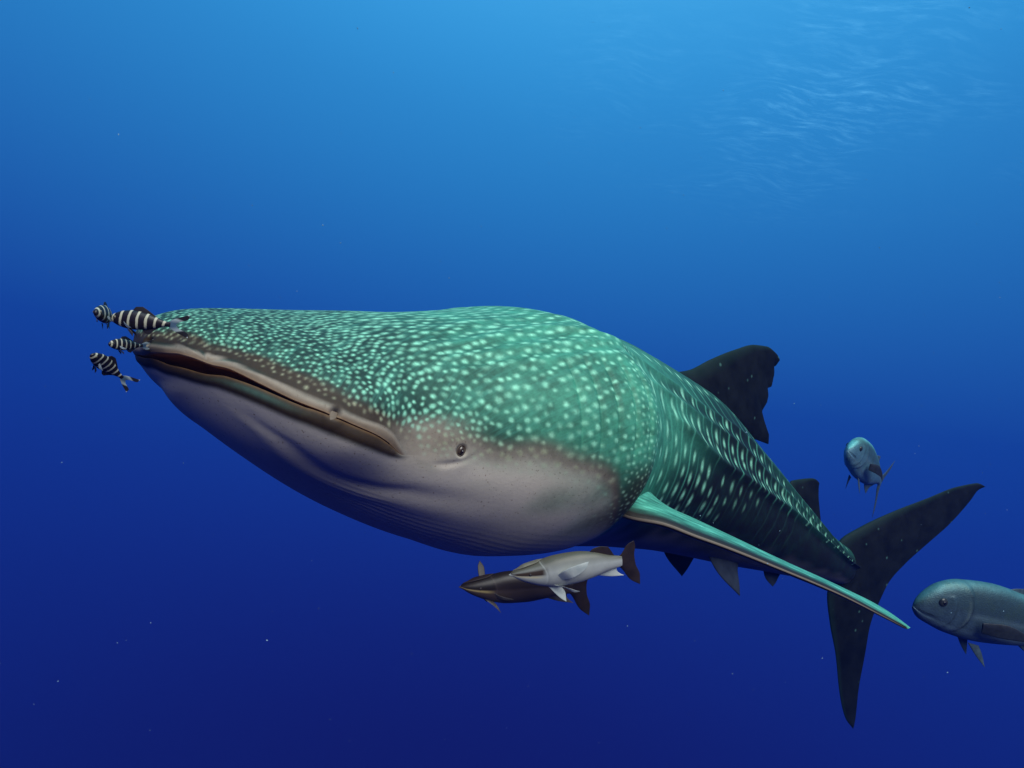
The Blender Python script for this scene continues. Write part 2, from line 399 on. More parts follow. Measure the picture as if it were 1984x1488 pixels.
    ii0 = np.argmin(np.abs(S[:, 0]-.232)); ii1 = np.argmin(np.abs(S[:, 0]-.76))
    garc = np.cumsum(dj_, 1)
    r1_, r2_, r3_ = (pchip(R[0], R[1], S[ii0:ii1, 0]) for R in (R1, R2, R3)); sr = S[ii0:ii1, 0]
    rows = [(.30*r1_, .76), (.64*r1_, .76), (.5*(r1_+r2_), .76), (r2_+.34*(r3_-r2_), .76), (r2_+.72*(r3_-r2_), .70), (r3_+.17, .50), (r3_+.36, .47), (r3_+.55, .44), (r3_+.74, .40)]
    ir = np.arange(ii0, ii1)
    for sgn in (1, -1):
        for rk, (vr, smax) in enumerate(rows):
            jr = np.round(vr/(2*np.pi)*NC).astype(int)*sgn % NC
            pr_ = ph[ir, jr]
            for kcol in range(int(np.floor(pr_.min())), int(np.ceil(pr_.max()))+1):
                q = int(np.argmin(np.abs(pr_-kcol-random.uniform(-.09, .09))))
                if abs(pr_[q]-kcol) > .2 or sr[q] > smax or random.random() < .06: continue
                tap = (1-.45*sstep(sr[q], .35, .75))*random.uniform(.8, 1.2)
                jq = (jr[q]+random.randint(-4, 4)) % NC
                stamp(ir[q], jq, .0115*tap, .0215*tap*random.uniform(.85, 1.2), random.uniform(.85, 1.0)*(1 if rk < 5 else 1-.7*sstep(sr[q], .34, smax)))
    # ---- mouth cavity rings (inside the lips)
    lip = P[0]; cen = (lip+lip[(half-np.arange(NC)) % NC])/2
    bk0 = frame(np.array([.0]))[3][0]
    cav = []
    for k_, (dep, shr, wid_) in enumerate([(.006, .10, 0), (.016, .05, .01), (.035, -.5, .03), (.08, -1.2, .08), (.14, -1.0, .18), (.20, .0, .35), (.26, 1.0, .6)]):
        mid = cen.mean(0)
        q = lip+(cen-lip)*shr
        q = q+(mid-cen)*wid_ + bk0*dep
        cav.append(q)
    cav = np.array(cav[::-1])
    PA = np.concatenate([cav, P]); nca = len(cav)
    pad = lambda a, val: np.concatenate([np.full((nca, NC), val), a])
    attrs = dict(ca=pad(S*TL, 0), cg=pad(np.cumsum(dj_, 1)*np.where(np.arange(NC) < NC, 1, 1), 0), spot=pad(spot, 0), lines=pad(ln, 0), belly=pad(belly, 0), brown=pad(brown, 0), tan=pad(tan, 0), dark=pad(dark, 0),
                 stripe=pad(teal_stripe, 0), mouth=pad(np.zeros_like(S)+np.exp(-(lipd/.004)**2)*.25, 1.), head=pad(1-sstep(S, .20, .25), 1.), fore_lit=pad(1-sstep(S, .23, .42), 1.), snout=pad(1-sstep(S+.02*wob/.035*.3, .02, .19), 1.))
    fc = grid_faces(PA.shape[0], NC, True)
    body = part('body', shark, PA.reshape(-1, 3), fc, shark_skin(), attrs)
    # ---- eye
    eye_c = pe+ne*(-.004)
    def dome(c, n, u, rx, ry, h, nr=10, na=28):
        t = np.cross(n, u); Vt = []
        for a_ in np.linspace(0, np.pi/2*.98, nr)[::-1]:
            for b_ in np.linspace(0, 2*np.pi, na, endpoint=False):
                Vt.append(c+t*rx*math.sin(a_)*math.cos(b_)+u*ry*math.sin(a_)*math.sin(b_)+n*h*math.cos(a_))
        return np.array(Vt), grid_faces(nr, na, True)
    ue = uE*.92+tE*.38; ue /= np.linalg.norm(ue)
    m_e, t_, b_ = mat('shark_eye', .18, .6); b_.inputs['Base Color'].default_value = (.055, .035, .022, 1)
    m_p, t_, b_ = mat('shark_pupil', .12, .6); b_.inputs['Base Color'].default_value = (.012, .006, .004, 1)
    m_r, t_, b_ = mat('shark_eyelid', .5, .3); b_.inputs['Base Color'].default_value = (.07, .05, .034, 1)
    Vd, Fd = dome(eye_c, ne, ue, .0088, .0128, .009); eye = part('eye', shark, Vd, Fd, m_e)
    Vd, Fd = dome(eye_c+ne*.0075-ue*.002+tE*.002, ne, ue, .0048, .0058, .0064); part('pupil', eye, Vd, Fd, m_p)
    ring = []
    for a_ in np.linspace(0, 2*np.pi, 40, endpoint=False):
        c_ = eye_c+np.cross(ne, ue)*.0100*math.cos(a_)+ue*.0143*math.sin(a_)+ne*.002; o_ = np.cross(ne, ue)*math.cos(a_)+ue*math.sin(a_)
        for b2 in np.linspace(0, 2*np.pi, 10, endpoint=False): ring.append(c_+o_*.0035*math.cos(b2)+ne*.0045*math.sin(b2))
    ring = np.array(ring).reshape(40, 10, 3); ring = np.concatenate([ring, ring[:1]])
    part('eyelid', eye, ring.reshape(-1, 3), grid_faces(41, 10, True), m_r)
    # ---- nasal flap curling out of the upper lip
    pn = skin(np.array([.0123]), np.array([1.50]))[0]; i_, j_ = np.unravel_index(np.argmin(np.linalg.norm(P-pn, axis=-1)), S.shape)
    n_, t1, t2 = N[i_, j_], ti[i_, j_], tj[i_, j_]
    dn_ = -np.array([.25, .95, 0]); dn_ = dn_-n_*(dn_@n_); dn_ /= np.linalg.norm(dn_); sd_ = np.cross(n_, dn_)
    A_ = [pn-dn_*.008+sd_*.012-n_*.003, pn+dn_*.003+sd_*.010+n_*.001, pn+dn_*.011+sd_*.008+n_*.005, pn+dn_*.020+sd_*.007+n_*.005]
    B2 = [pn-dn_*.006-sd_*.006-n_*.004, pn+dn_*.003-sd_*.006+n_*.000, pn+dn_*.010-sd_*.002+n_*.005, pn+dn_*.020+sd_*.007+n_*.005]
    m_f, t_, b_ = mat('nasal_flap', .55, .3); b_.inputs['Base Color'].default_value = (.12, .088, .06, 1)
    Vf, Ff, _ = fin_mesh(A_, B2, n_, .005, 14, 10, .5); part('nasal_flap', shark, Vf, Ff, m_f)
    # ---- fins
    mf = fin_skin()
    def on_plane(pts, P0, n):
        o = []
        for x, y in pts:
            ray = np.array([(x-CX)/F, (CY-y)/F, 1.0]); o.append(ray*(n@P0)/(n@ray))
        return np.array(o)
    P0, Lf, Up, Bk = frame(.42)
    le = on_plane([(1306, 722), (1334, 717), (1377, 696), (1422, 678), (1462, 668), (1485, 671), (1499, 681), (1505, 689), (1507, 698)], P0, Lf)
    tr = on_plane([(1440, 845), (1465, 852), (1489, 861), (1490, 843), (1481, 816), (1476, 797), (1486, 780), (1489, 766), (1487, 752), (1495, 749), (1500, 725), (1496, 712), (1503, 709), (1507, 703), (1507, 698)], P0, Lf)
    Vf, Ff, at_ = fin_mesh(le, tr, Lf, .10, 70, 26, .35, False); part('dorsal_fin', shark, Vf, Ff, mf, at_, 'tall dark dorsal fin with a ragged rear edge')
    P0, Lf, Up, Bk = frame(.61)
    le = on_plane([(1525, 950), (1534, 931), (1552, 928), (1573, 926.5), (1582, 930), (1586, 937)], P0, Lf)
    tr = on_plane([(1592, 1025), (1590.5, 1010), (1588, 985), (1586, 960), (1586, 937)], P0, Lf)
    Vf, Ff, at_ = fin_mesh(le, tr, Lf, .055, 36, 18, .35); part('dorsal_fin', shark, Vf, Ff, mf, at_, 'small dark second dorsal fin')
    n_c = np.array([.35, -.05, -.94]); n_c /= np.linalg.norm(n_c); P0 = frame(.797)[0]+n_c*.0
    le = on_plane([(1653, 1412), (1638, 1391), (1627, 1344), (1619, 1268), (1608, 1207), (1603, 1155), (1612, 1110), (1626, 1050), (1668, 1021), (1731, 991), (1795, 966), (1855, 943), (1893, 936), (1909, 943)], P0, n_c)
    tr = on_plane([(1653, 1412), (1657, 1395), (1663, 1340), (1676, 1268), (1687, 1208), (1706, 1161), (1723, 1127), (1753, 1093), (1795, 1055), (1838, 1017), (1880, 970), (1896, 949), (1909, 943)], P0, n_c)
    A = curve(le, 90); B = curve(tr, 90); Vf, Ff, at_ = caudal(A, B, n_c, .10)
    part('caudal_fin', shark, Vf, Ff, mf, at_, 'large dark crescent tail fin')
    # pectoral fins: left from the photo's edges, right mirrored about the body's own midplane
    lead = np.array([at(*q) for q in [(1175, 985, 1.90), (1222, 1004, 1.855), (1276, 1014, 1.83), (1351, 1041, 1.82), (1412, 1063, 1.82), (1502, 1099, 1.83), (1623, 1150, 1.86), (1714, 1196, 1.89), (1758, 1219, 1.92)]])
    trail = np.array([at(*q) for q in [(1236, 915, 2.05), (1262, 955, 2.13), (1291, 980, 2.17), (1336, 1001, 2.19), (1412, 1037, 2.17), (1502, 1080, 2.12), (1623, 1134, 2.05), (1714, 1180, 1.98), (1764, 1216, 1.93)]])
    mp_ = pectoral_skin()
    def pect(lead, trail, flip, lab):
        A = curve(lead, 80); B = curve(trail, 80); ax = np.gradient(A, axis=0); nn = np.cross(ax, B-A); nn /= np.linalg.norm(nn, axis=1, keepdims=True)
        if nn[20, 1] < 0: nn = -nn
        Vf, Ff, at_ = fin_mesh(lead, trail, nn, .058, 80, 26, .25, True, .45)
        part('pectoral_fin', shark, Vf, Ff, mp_, at_, lab)
    pect(lead, trail, False, 'long green-lit pectoral fin held out towards the camera side')
    Pm, Lm, Um, Bm = frame(.235)
    mir = lambda X: X-2*((X-Pm)@Lm)[:, None]*Lm
    def droop(X):
        r0 = mir(lead)[0]; d = X-r0; a = -.30; c_, s_ = math.cos(a), math.sin(a)
        l = d@Lm; u = d@Um; b = d@Bm
        return r0+np.outer(l*c_-u*s_, Lm)+np.outer(l*s_+u*c_, Um)+np.outer(b, Bm)
    pect(droop(mir(lead)), droop(mir(trail)), True, 'far pectoral fin mostly hidden below the belly')
    # pelvic and anal fins
    m_under = plain('under_fin_skin', (.012, .016, .028), (.022, .029, .045), .6, 12, .15)
    def belly_fin(name, s0, s1, vv, length, sweep, out_, th=.03):
        a, b = skin(np.array([s0]), np.array([vv]))[0], skin(np.array([s1]), np.array([vv]))[0]
        P_, L_, U_, B_k = frame((s0+s1)/2); dirn = -U_*1.0+L_*out_+B_k*sweep; dirn /= np.linalg.norm(dirn)
        tip_ = (a+b)/2+dirn*length; inn = U_*.03
        le = np.array([a+inn, a*.6+tip_*.4-B_k*.01, tip_]); tr = np.array([b+inn, b*.75+tip_*.25-B_k*.01, b*.35+tip_*.65, tip_])
        nn = np.cross(B_k, dirn); Vf, Ff, at_ = fin_mesh(le, tr, nn, th, 24, 12, .3); part(name, shark, Vf, Ff, m_under, at_)
    belly_fin('pelvic_fin', .485, .545, 2.72, .21, 1.1, .35)
    belly_fin('pelvic_fin', .485, .545, 2*np.pi-2.72, .21, 1.1, -.35)
    belly_fin('anal_fin', .615, .650, np.pi, .085, .6, 0, .02)
    return shark, P, S, V

def caudal(A, B, n, thick):
    c = (1-np.cos(np.linspace(0, np.pi, 24)))/2; ns = len(A)
    Pp = A[:, None]*(1-c)[None, :, None]+B[:, None]*c[None, :, None]
    prof = c**.5*(1-c)**.9*2+.03; prof[0] = prof[-1] = 0
    u = np.linspace(-1, 1, ns); th = thick*(.25+.75*np.exp(-(u/.35)**2)); th[0] = th[-1] = 0
    off = th[:, None, None]*prof[None, :, None]*n
    Vv = np.concatenate([Pp+off*.5, (Pp-off*.5)[:, 1:-1][:, ::-1]], 1); m = Vv.shape[1]
    at_ = {'span': np.repeat(np.abs(u)[:, None], m, 1).ravel(), 'chord': np.tile(np.r_[c, c[1:-1][::-1]], (ns, 1)).ravel()}
    return Vv.reshape(-1, 3), grid_faces(ns, m, True), at_

def shark_skin():
    m, t, b = mat('whale_shark_skin', .62, .25)
    n_big = noise(t, 3.0, 5); n_f = noise(t, 60, 4, .6); n_m = noise(t, 14, 5, .6)
    teal = ramp(t, n_m, [(.35, (.034, .165, .104)), (.65, (.060, .300, .188))])  # green cast of underwater sunlight put into skin and spot colours
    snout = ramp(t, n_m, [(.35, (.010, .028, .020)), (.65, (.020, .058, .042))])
    teal = mixc(t, attr(t, 'snout'), teal, snout)  # light falling off from gills to snout, put into the colour
    bodyc = mixc(t, attr(t, 'fore_lit'), (.009, .058, .038), teal)  # sunlit back behind the gills painted brighter, darkening towards the tail
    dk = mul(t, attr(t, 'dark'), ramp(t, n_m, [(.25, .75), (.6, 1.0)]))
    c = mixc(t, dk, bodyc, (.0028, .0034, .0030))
    c = mixc(t, attr(t, 'brown'), c, (.032, .019, .009))
    bel = ramp(t, n_big, [(.3, (.46, .405, .325)), (.7, (.54, .475, .39))])  # warm flash light put into the cream belly colour
    bel = mixc(t, ramp(t, noise(t, 170, 2, .5), [(.655, 0.0), (.72, .7)]), bel, (.16, .09, .05))
    bl = attr(t, 'belly')
    bel = mixc(t, attr(t, 'head'), (.16, .15, .17), bel)  # belly behind the head dulled to hold its shade
    c = mixc(t, bl, c, bel)
    sp = attr(t, 'spot'); ln = attr(t, 'lines')
    spc = mixc(t, bl, (.32, .79, .53), (.42, .39, .30))
    spc = mixc(t, attr(t, 'brown'), spc, (.30, .30, .19))
    grain = ramp(t, noise(t, 120, 4, .7), [(.3, .62), (.65, 1.0)])
    cv = nd(t, 'ShaderNodeCombineXYZ'); t.links.new(mul(t, attr(t, 'ca'), 5.0), cv.inputs[0]); t.links.new(mul(t, attr(t, 'cg'), 42.0), cv.inputs[1])
    fib = noise(t, 1.0, 6, .68, cv.outputs[0])
    hm = mul(t, attr(t, 'head'), ramp(t, attr(t, 'brown'), [(.1, 1), (.5, 0)]))
    fibf = mul(t, mul(t, ramp(t, fib, [(.48, 0), (.70, .30)]), ramp(t, bl, [(.2, 1), (.7, 0)])), hm)
    c = mixc(t, fibf, c, (.10, .44, .32))
    c = mixc(t, mul(t, mul(t, ramp(t, fib, [(.28, .40), (.46, 0)]), ramp(t, bl, [(.2, 1), (.7, .18)])), hm), c, (.010, .014, .012))
    c = mixc(t, attr(t, 'tan'), c, ramp(t, n_m, [(.3, (.14, .102, .068)), (.7, (.24, .182, .128))]))
    c = mixc(t, mul(t, mul(t, sp, grain), .95), c, spc)
    c = mixc(t, mul(t, ln, .8), c, (.09, .37, .245))
    c = mixc(t, mul(t, attr(t, 'stripe'), .22), c, (.09, .30, .25))
    c = mixc(t, attr(t, 'mouth'), c, mixc(t, n_m, (.22, .10, .03), (.50, .27, .09)))
    c = mixc(t, mul(t, ramp(t, n_f, [(.35, .22), (.6, 0.0)]), ramp(t, bl, [(.3, 1), (.9, .15)])), c, (0, 0, 0), 'MIX')
    t.links.new(c, b.inputs['Base Color'])
    bump(t, b, noise(t, 90, 5, .65), .14, .004)
    return m
def fin_skin():
    m, t, b = mat('shaded_fin_skin', .65, .08)
    tcn = nd(t, 'ShaderNodeTexCoord').outputs['Object']
    vo = nd(t, 'ShaderNodeTexVoronoi'); vo.inputs['Scale'].default_value = 9.5; t.links.new(tcn, vo.inputs['Vector'])
    sp = ramp(t, vo.outputs['Distance'], [(.05, 1), (.12, 0)])
    base = ramp(t, noise(t, 10, 5), [(.3, (.0020, .0025, .0036)), (.7, (.0075, .0095, .0110))])  # fins' shaded side put into a near-black base
    lead = ramp(t, attr(t, 'chord'), [(.0, 1), (.14, 0)])
    c = mixc(t, mul(t, lead, .5), base, (.012, .034, .026))  # green-lit leading edge put into the colour
    c = mixc(t, mul(t, sp, mul(t, ramp(t, noise(t, 3, 2), [(.34, 0), (.46, 1)]), .8)), c, (.05, .12, .105))
    t.links.new(c, b.inputs['Base Color']); bump(t, b, noise(t, 60, 4), .2, .004)
    return m
def pectoral_skin():
    m, t, b = mat('pectoral_fin_skin', .55, .3)
    tcn = nd(t, 'ShaderNodeTexCoord').outputs['Object']
    n1 = noise(t, 16, 5, .6)
    base = ramp(t, n1, [(.35, (.03, .17, .125)), (.6, (.07, .33, .24)), (.75, (.15, .58, .42))])
    und = ramp(t, nd(t, 'ShaderNodeAttribute', attribute_name='side').outputs['Fac'], [(.0, (.55, .46, .36)), (.05, (.05, .03, .017))])
    sd_ = attr(t, 'side'); ch = attr(t, 'chord')
    cv = nd(t, 'ShaderNodeCombineXYZ'); t.links.new(mul(t, attr(t, 'span'), 7.0), cv.inputs[0]); t.links.new(mul(t, ch, 9.0), cv.inputs[1])
    stk = noise(t, 1.6, 5, .65, cv.outputs[0])
    base = ramp(t, stk, [(.32, (.022, .11, .080)), (.52, (.06, .30, .21)), (.68, (.16, .60, .43))])  # green light and its highlight streaks painted along the fin
    c = mixc(t, ramp(t, ch, [(.05, 1), (.20, 0)]), base, (.013, .010, .006))
    c = mixc(t, ramp(t, ch, [(.002, .8), (.008, 0)]), c, (.22, .175, .13))
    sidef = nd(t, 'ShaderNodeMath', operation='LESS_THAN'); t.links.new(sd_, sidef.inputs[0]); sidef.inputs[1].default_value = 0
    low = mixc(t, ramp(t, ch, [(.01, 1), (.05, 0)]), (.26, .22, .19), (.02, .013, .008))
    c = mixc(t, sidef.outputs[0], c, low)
    t.links.new(c, b.inputs['Base Color']); bump(t, b, noise(t, 60, 4), .2, .004)
    return m
build_shark()

# ------------------------------------------------------------------ fishes
class Fish:
    """local axes: x towards the tail, y up, z to the fish's left; metres"""
    def __init__(self, name, label, cat, nose, back, up, L, group=None, bend=0.0):
        b = np.asarray(back, float); b /= np.linalg.norm(b); u = np.asarray(up, float); u -= b*(u@b); u /= np.linalg.norm(u)
        self.M = np.stack([b, u, np.cross(u, b)], 0); self.nose = np.asarray(nose, float); self.L = L; self.bend = bend
        self.root = empty(name, to_world(self.cam(np.array([[.4*L, 0, 0]])))[0], label, cat, group)
    def cam(self, X):
        X = np.array(X, float); x = X[..., 0]/self.L; k = self.bend
        if abs(k) > 1e-4:
            a = k*np.maximum(x-.25, 0); base = np.where(x > .25, .25+np.sin(a)/k, x); sid = np.where(x > .25, (1-np.cos(a))/k, 0)
            px = base-X[..., 2]/self.L*np.sin(a); pz = sid+X[..., 2]/self.L*np.cos(a)
            X = np.stack([px*self.L, X[..., 1], pz*self.L], -1)
        return X@self.M+self.nose
    def body(self, prof, m, name='body', nr=70, nc=48, pw=2.0, extra=None):
        pr = np.array(prof, float); u = (1-np.cos(np.linspace(0, np.pi, nr)))/2*pr[-1, 0]
        q = np.sqrt(u); Q = np.sqrt(pr[:, 0]); T, B, Wd = (pchip(Q, pr[:, k], q) for k in (1, 2, 3))
        a = np.linspace(0, 2*np.pi, nc, endpoint=False); c, s_ = np.cos(a), np.sin(a)
        y = (T+B)[:, None]/2+(T-B)[:, None]/2*(np.sign(c)*np.abs(c)**(2/pw))[None]; z = Wd[:, None]*(np.sign(s_)*np.abs(s_)**(2/pw))[None]
        X = np.stack([np.repeat(u[:, None], nc, 1), y, z], -1)*self.L
        self.prof = (u, T, B, Wd)
        hh = np.tile(c[None], (nr, 1)); uu = np.repeat(u[:, None], nc, 1)
        if extra is not None: X = extra(X, uu, hh, np.tile(s_[None], (nr, 1)))
        return part(name, self.root, self.cam(X.reshape(-1, 3)), grid_faces(nr, nc, True), m, {'u': uu.ravel(), 'h': hh.ravel(), 'yl': y.ravel()})
    def fin(self, name, lead, trail, m, th=.012, normal=(0, 0, 1), n=26, nc=10, smooth=True, label=None):
        f = lambda P: np.array([(*p, 0)[:3] for p in P], float)*self.L
        V, Fc, A = fin_mesh(f(lead), f(trail), normal, th*self.L, n, nc, .3, smooth)
        return part(name, self.root, self.cam(V), Fc, m, A, label)
    def tail(self, lead, trail, m, th=.02):
        f = lambda P: np.array([(*p, 0)[:3] for p in P], float)*self.L
        V, Fc, A = caudal(curve(f(lead), 50), curve(f(trail), 50), np.array([0, 0, 1.]), th*self.L)
        return part('tail_fin', self.root, self.cam(V), Fc, m, A)
    def eye(self, u, y, r, m_iris, m_pup, sides=(1, -1)):
        U, T, B, Wd = self.prof; t_, b_, w_ = (np.interp(u, U, k) for k in (T, B, Wd))
        cy = (t_+b_)/2; z = w_*math.sqrt(max(0.05, 1-((y-cy)/((t_-b_)/2))**2))
        for sg in sides:
            V = []
            for k, rr in enumerate((1.0, .96, .8, .55, .25, .02)):
                hgt = math.sqrt(max(0, 1-rr*rr))*.5-.12
                for a in np.linspace(0, 2*np.pi, 20, endpoint=False):
                    V.append(((u+r*rr*math.cos(a)), y+r*rr*math.sin(a), sg*(z+r*hgt)))
            V = np.array(V)*self.L; e = part('eye', self.root, self.cam(V), grid_faces(6, 20, True), m_iris)
            V2 = V.reshape(6, 20, 3).copy(); c = np.array([u, y, 0])*self.L
            V2[..., :2] = c[:2]+(V2[..., :2]-c[:2])*.55; V2[..., 2] += sg*r*self.L*.10
            V2[..., 2] = np.where(np.arange(6)[:, None] < 1, V2[..., 2]-sg*r*self.L*.2, V2[..., 2])
            part('pupil', e, self.cam(V2.reshape(-1, 3)), grid_faces(6, 20, True), m_pup)
M_PUP = plain('fish_pupil', (.004, .004, .005), (.006, .006, .008), .1, 20, .6)

# --- banded pilot fish at the snout
def banded_skin():
    m, t, b = mat('banded_fish_skin', .4, .4)
    u = attr(t, 'u'); h = attr(t, 'h')
    n = noise(t, 60, 2)
    wv = nd(t, 'ShaderNodeMath', operation='MULTIPLY_ADD'); t.links.new(h, wv.inputs[0]); wv.inputs[1].default_value = -.012; t.links.new(u, wv.inputs[2])
    w2 = nd(t, 'ShaderNodeMath', operation='MULTIPLY_ADD'); t.links.new(n, w2.inputs[0]); w2.inputs[1].default_value = .03; t.links.new(wv.outputs[0], w2.inputs[2])
    sh = nd(t, 'ShaderNodeMath', operation='SUBTRACT'); t.links.new(mul(t, w2.outputs[0], 6.2832*7.2), sh.inputs[0]); sh.inputs[1].default_value = 2.0
    sn = nd(t, 'ShaderNodeMath', operation='SINE'); t.links.new(sh.outputs[0], sn.inputs[0])
    k = ramp(t, sn.outputs[0], [(.50, 1), (.78, 0)])
    c = mixc(t, k, (.40, .385, .28), (.008, .005, .007))
    t.links.new(c, b.inputs['Base Color']); return m
M_BAND = banded_skin()
M_BLACKFIN = plain('black_fin', (.010, .008, .010), (.02, .016, .018), .5, 40)
M_PALEFIN = plain('pale_fin', (.20, .26, .30), (.32, .36, .36), .5, 60)
M_IRIS = plain('fish_iris', (.10, .09, .06), (.16, .14, .09), .25, 80)
def tail_tip_skin():
    m, t, b = mat('pilot_tail_skin', .5, .3)
    c = ramp(t, attr(t, 'span'), [(.10, (.05, .09, .14)), (.38, (.28, .33, .33)), (.50, (.010, .008, .010)), (.90, (.012, .010, .012)), (.97, (.5, .55, .55))])
    t.links.new(c, b.inputs['Base Color']); return m
M_PTAIL = tail_tip_skin()
PILOT = [(0, 0, 0, 0), (.015, .042, -.033, .026), (.08, .096, -.082, .056), (.2, .148, -.13, .078), (.38, .176, -.155, .086), (.6, .148, -.13, .072), (.8, .085, -.08, .045), (.95, .042, -.042, .022), (1.0, .045, -.045, .012)]
def pilot(label, nose, back, up, L, bend=0.):
    f = Fish('pilot_fish', label, 'fish', nose, back, up, L, 'small banded fish around the snout', bend)
    f.body(PILOT, M_BAND)
    f.fin('dorsal_fin', [(.34, .15), (.42, .24), (.52, .25)], [(.80, .07), (.66, .17), (.54, .24), (.52, .25)], M_BLACKFIN)
    f.fin('anal_fin', [(.52, -.12), (.60, -.20), (.66, -.21)], [(.84, -.06), (.74, -.13), (.67, -.20), (.66, -.21)], M_BLACKFIN)
    f.tail([(1.30, -.20), (1.10, -.12), (.97, -.035), (.97, .035), (1.10, .12), (1.30, .20)], [(1.30, -.20), (1.30, -.14), (1.12, -.04), (1.09, 0), (1.12, .04), (1.30, .14), (1.30, .20)], M_PTAIL, .02)
    for sg in (1, -1):
        f.fin('pectoral_fin', [(.27, -.03, .085*sg), (.36, -.08, .13*sg), (.44, -.12, .15*sg)], [(.28, -.075, .08*sg), (.36, -.13, .11*sg), (.44, -.12, .15*sg)], M_PALEFIN, .008, (0, .5, .8*sg), 14, 8)
        f.fin('pelvic_fin', [(.30, -.15, .03*sg), (.38, -.23, .05*sg), (.42, -.27, .06*sg)], [(.36, -.16, .03*sg), (.42, -.22, .05*sg), (.42, -.27, .06*sg)], M_BLACKFIN, .008, (0, .2, 1), 12, 8)
    f.eye(.10, .025, .03, M_IRIS, M_PUP)
pilot('largest banded fish, seen side-on in front of the snout tip', at(214, 616, 1.235), (1, -.11, .06), (.1, 1, -.06), .122)
pilot('round banded fish facing the camera, leftmost above the snout', at(184, 606, 1.20), (-.22, .02, 1), (-.05, 1, -.05), .115, -.6)
pilot('tiny pale banded fish between the other fish and the lip', at(210, 667, 1.22), (.30, .02, 1), (0, 1, 0), .075, .3)
pilot('dark banded fish turned away, lowest of the four by the snout', at(176, 687, 1.15), (.02, -.42, .90), (.35, .75, -.50), .088, .6)

# --- remoras under the belly
def remora_skin(name, pale, back_c, stripe, dim):
    m, t, b = mat(name, .42, .35)
    u = attr(t, 'u'); h = attr(t, 'h'); n = noise(t, 30, 5)
    top = ramp(t, h, [(.5, (0, 0, 0)), (.95, (1, 1, 1))])
    hc = nd(t, 'ShaderNodeMath', operation='MULTIPLY_ADD'); t.links.new(h, hc.inputs[0]); hc.inputs[1].default_value = .5; hc.inputs[2].default_value = .5
    top = ramp(t, hc.outputs[0], [(.62, 0), (.93, 1)])
    pc = mixc(t, ramp(t, n, [(.3, 0), (.7, 1)]), tuple(x*.82 for x in pale), pale)
    c = mixc(t, top, pc, back_c)
    st = ramp(t, hc.outputs[0], [(.52, 0), (.60, 1), (.74, 1), (.84, 0)])
    fade = ramp(t, u, [(.0, .5), (.05, 1), (.27, 1), (.33, dim)])
    c = mixc(t, mul(t, st, fade), c, stripe)
    un = ramp(t, hc.outputs[0], [(.44, 0), (.52, .5), (.58, 0)])
    c = mixc(t, mul(t, un, ramp(t, u, [(.0, 1), (.22, .9), (.3, 0)])), c, (.55, .42, .16))
    ge = nd(t, 'ShaderNodeMath', operation='MULTIPLY'); t.links.new(h, ge.inputs[0]); t.links.new(h, ge.inputs[1])
    g2 = nd(t, 'ShaderNodeMath', operation='MULTIPLY_ADD'); t.links.new(ge.outputs[0], g2.inputs[0]); g2.inputs[1].default_value = .055; t.links.new(u, g2.inputs[2])
    c = mixc(t, ramp(t, g2.outputs[0], [(.300, 0), (.310, .25), (.314, .25), (.318, 0)]), c, tuple(min(.7, x*1.5) for x in pale))
    c = mixc(t, ramp(t, g2.outputs[0], [(.316, 0), (.322, .28), (.345, 0)]), c, tuple(x*.4 for x in pale))
    t.links.new(c, b.inputs['Base Color']); return m
REM = [(0, .012, 0, 0), (.012, .022, -.008, .030), (.06, .046, -.042, .058), (.15, .076, -.085, .078), (.27, .108, -.125, .090), (.40, .138, -.145, .094), (.58, .150, -.135, .086), (.75, .128, -.100, .064), (.90, .078, -.058, .036), (1.0, .056, -.044, .016)]
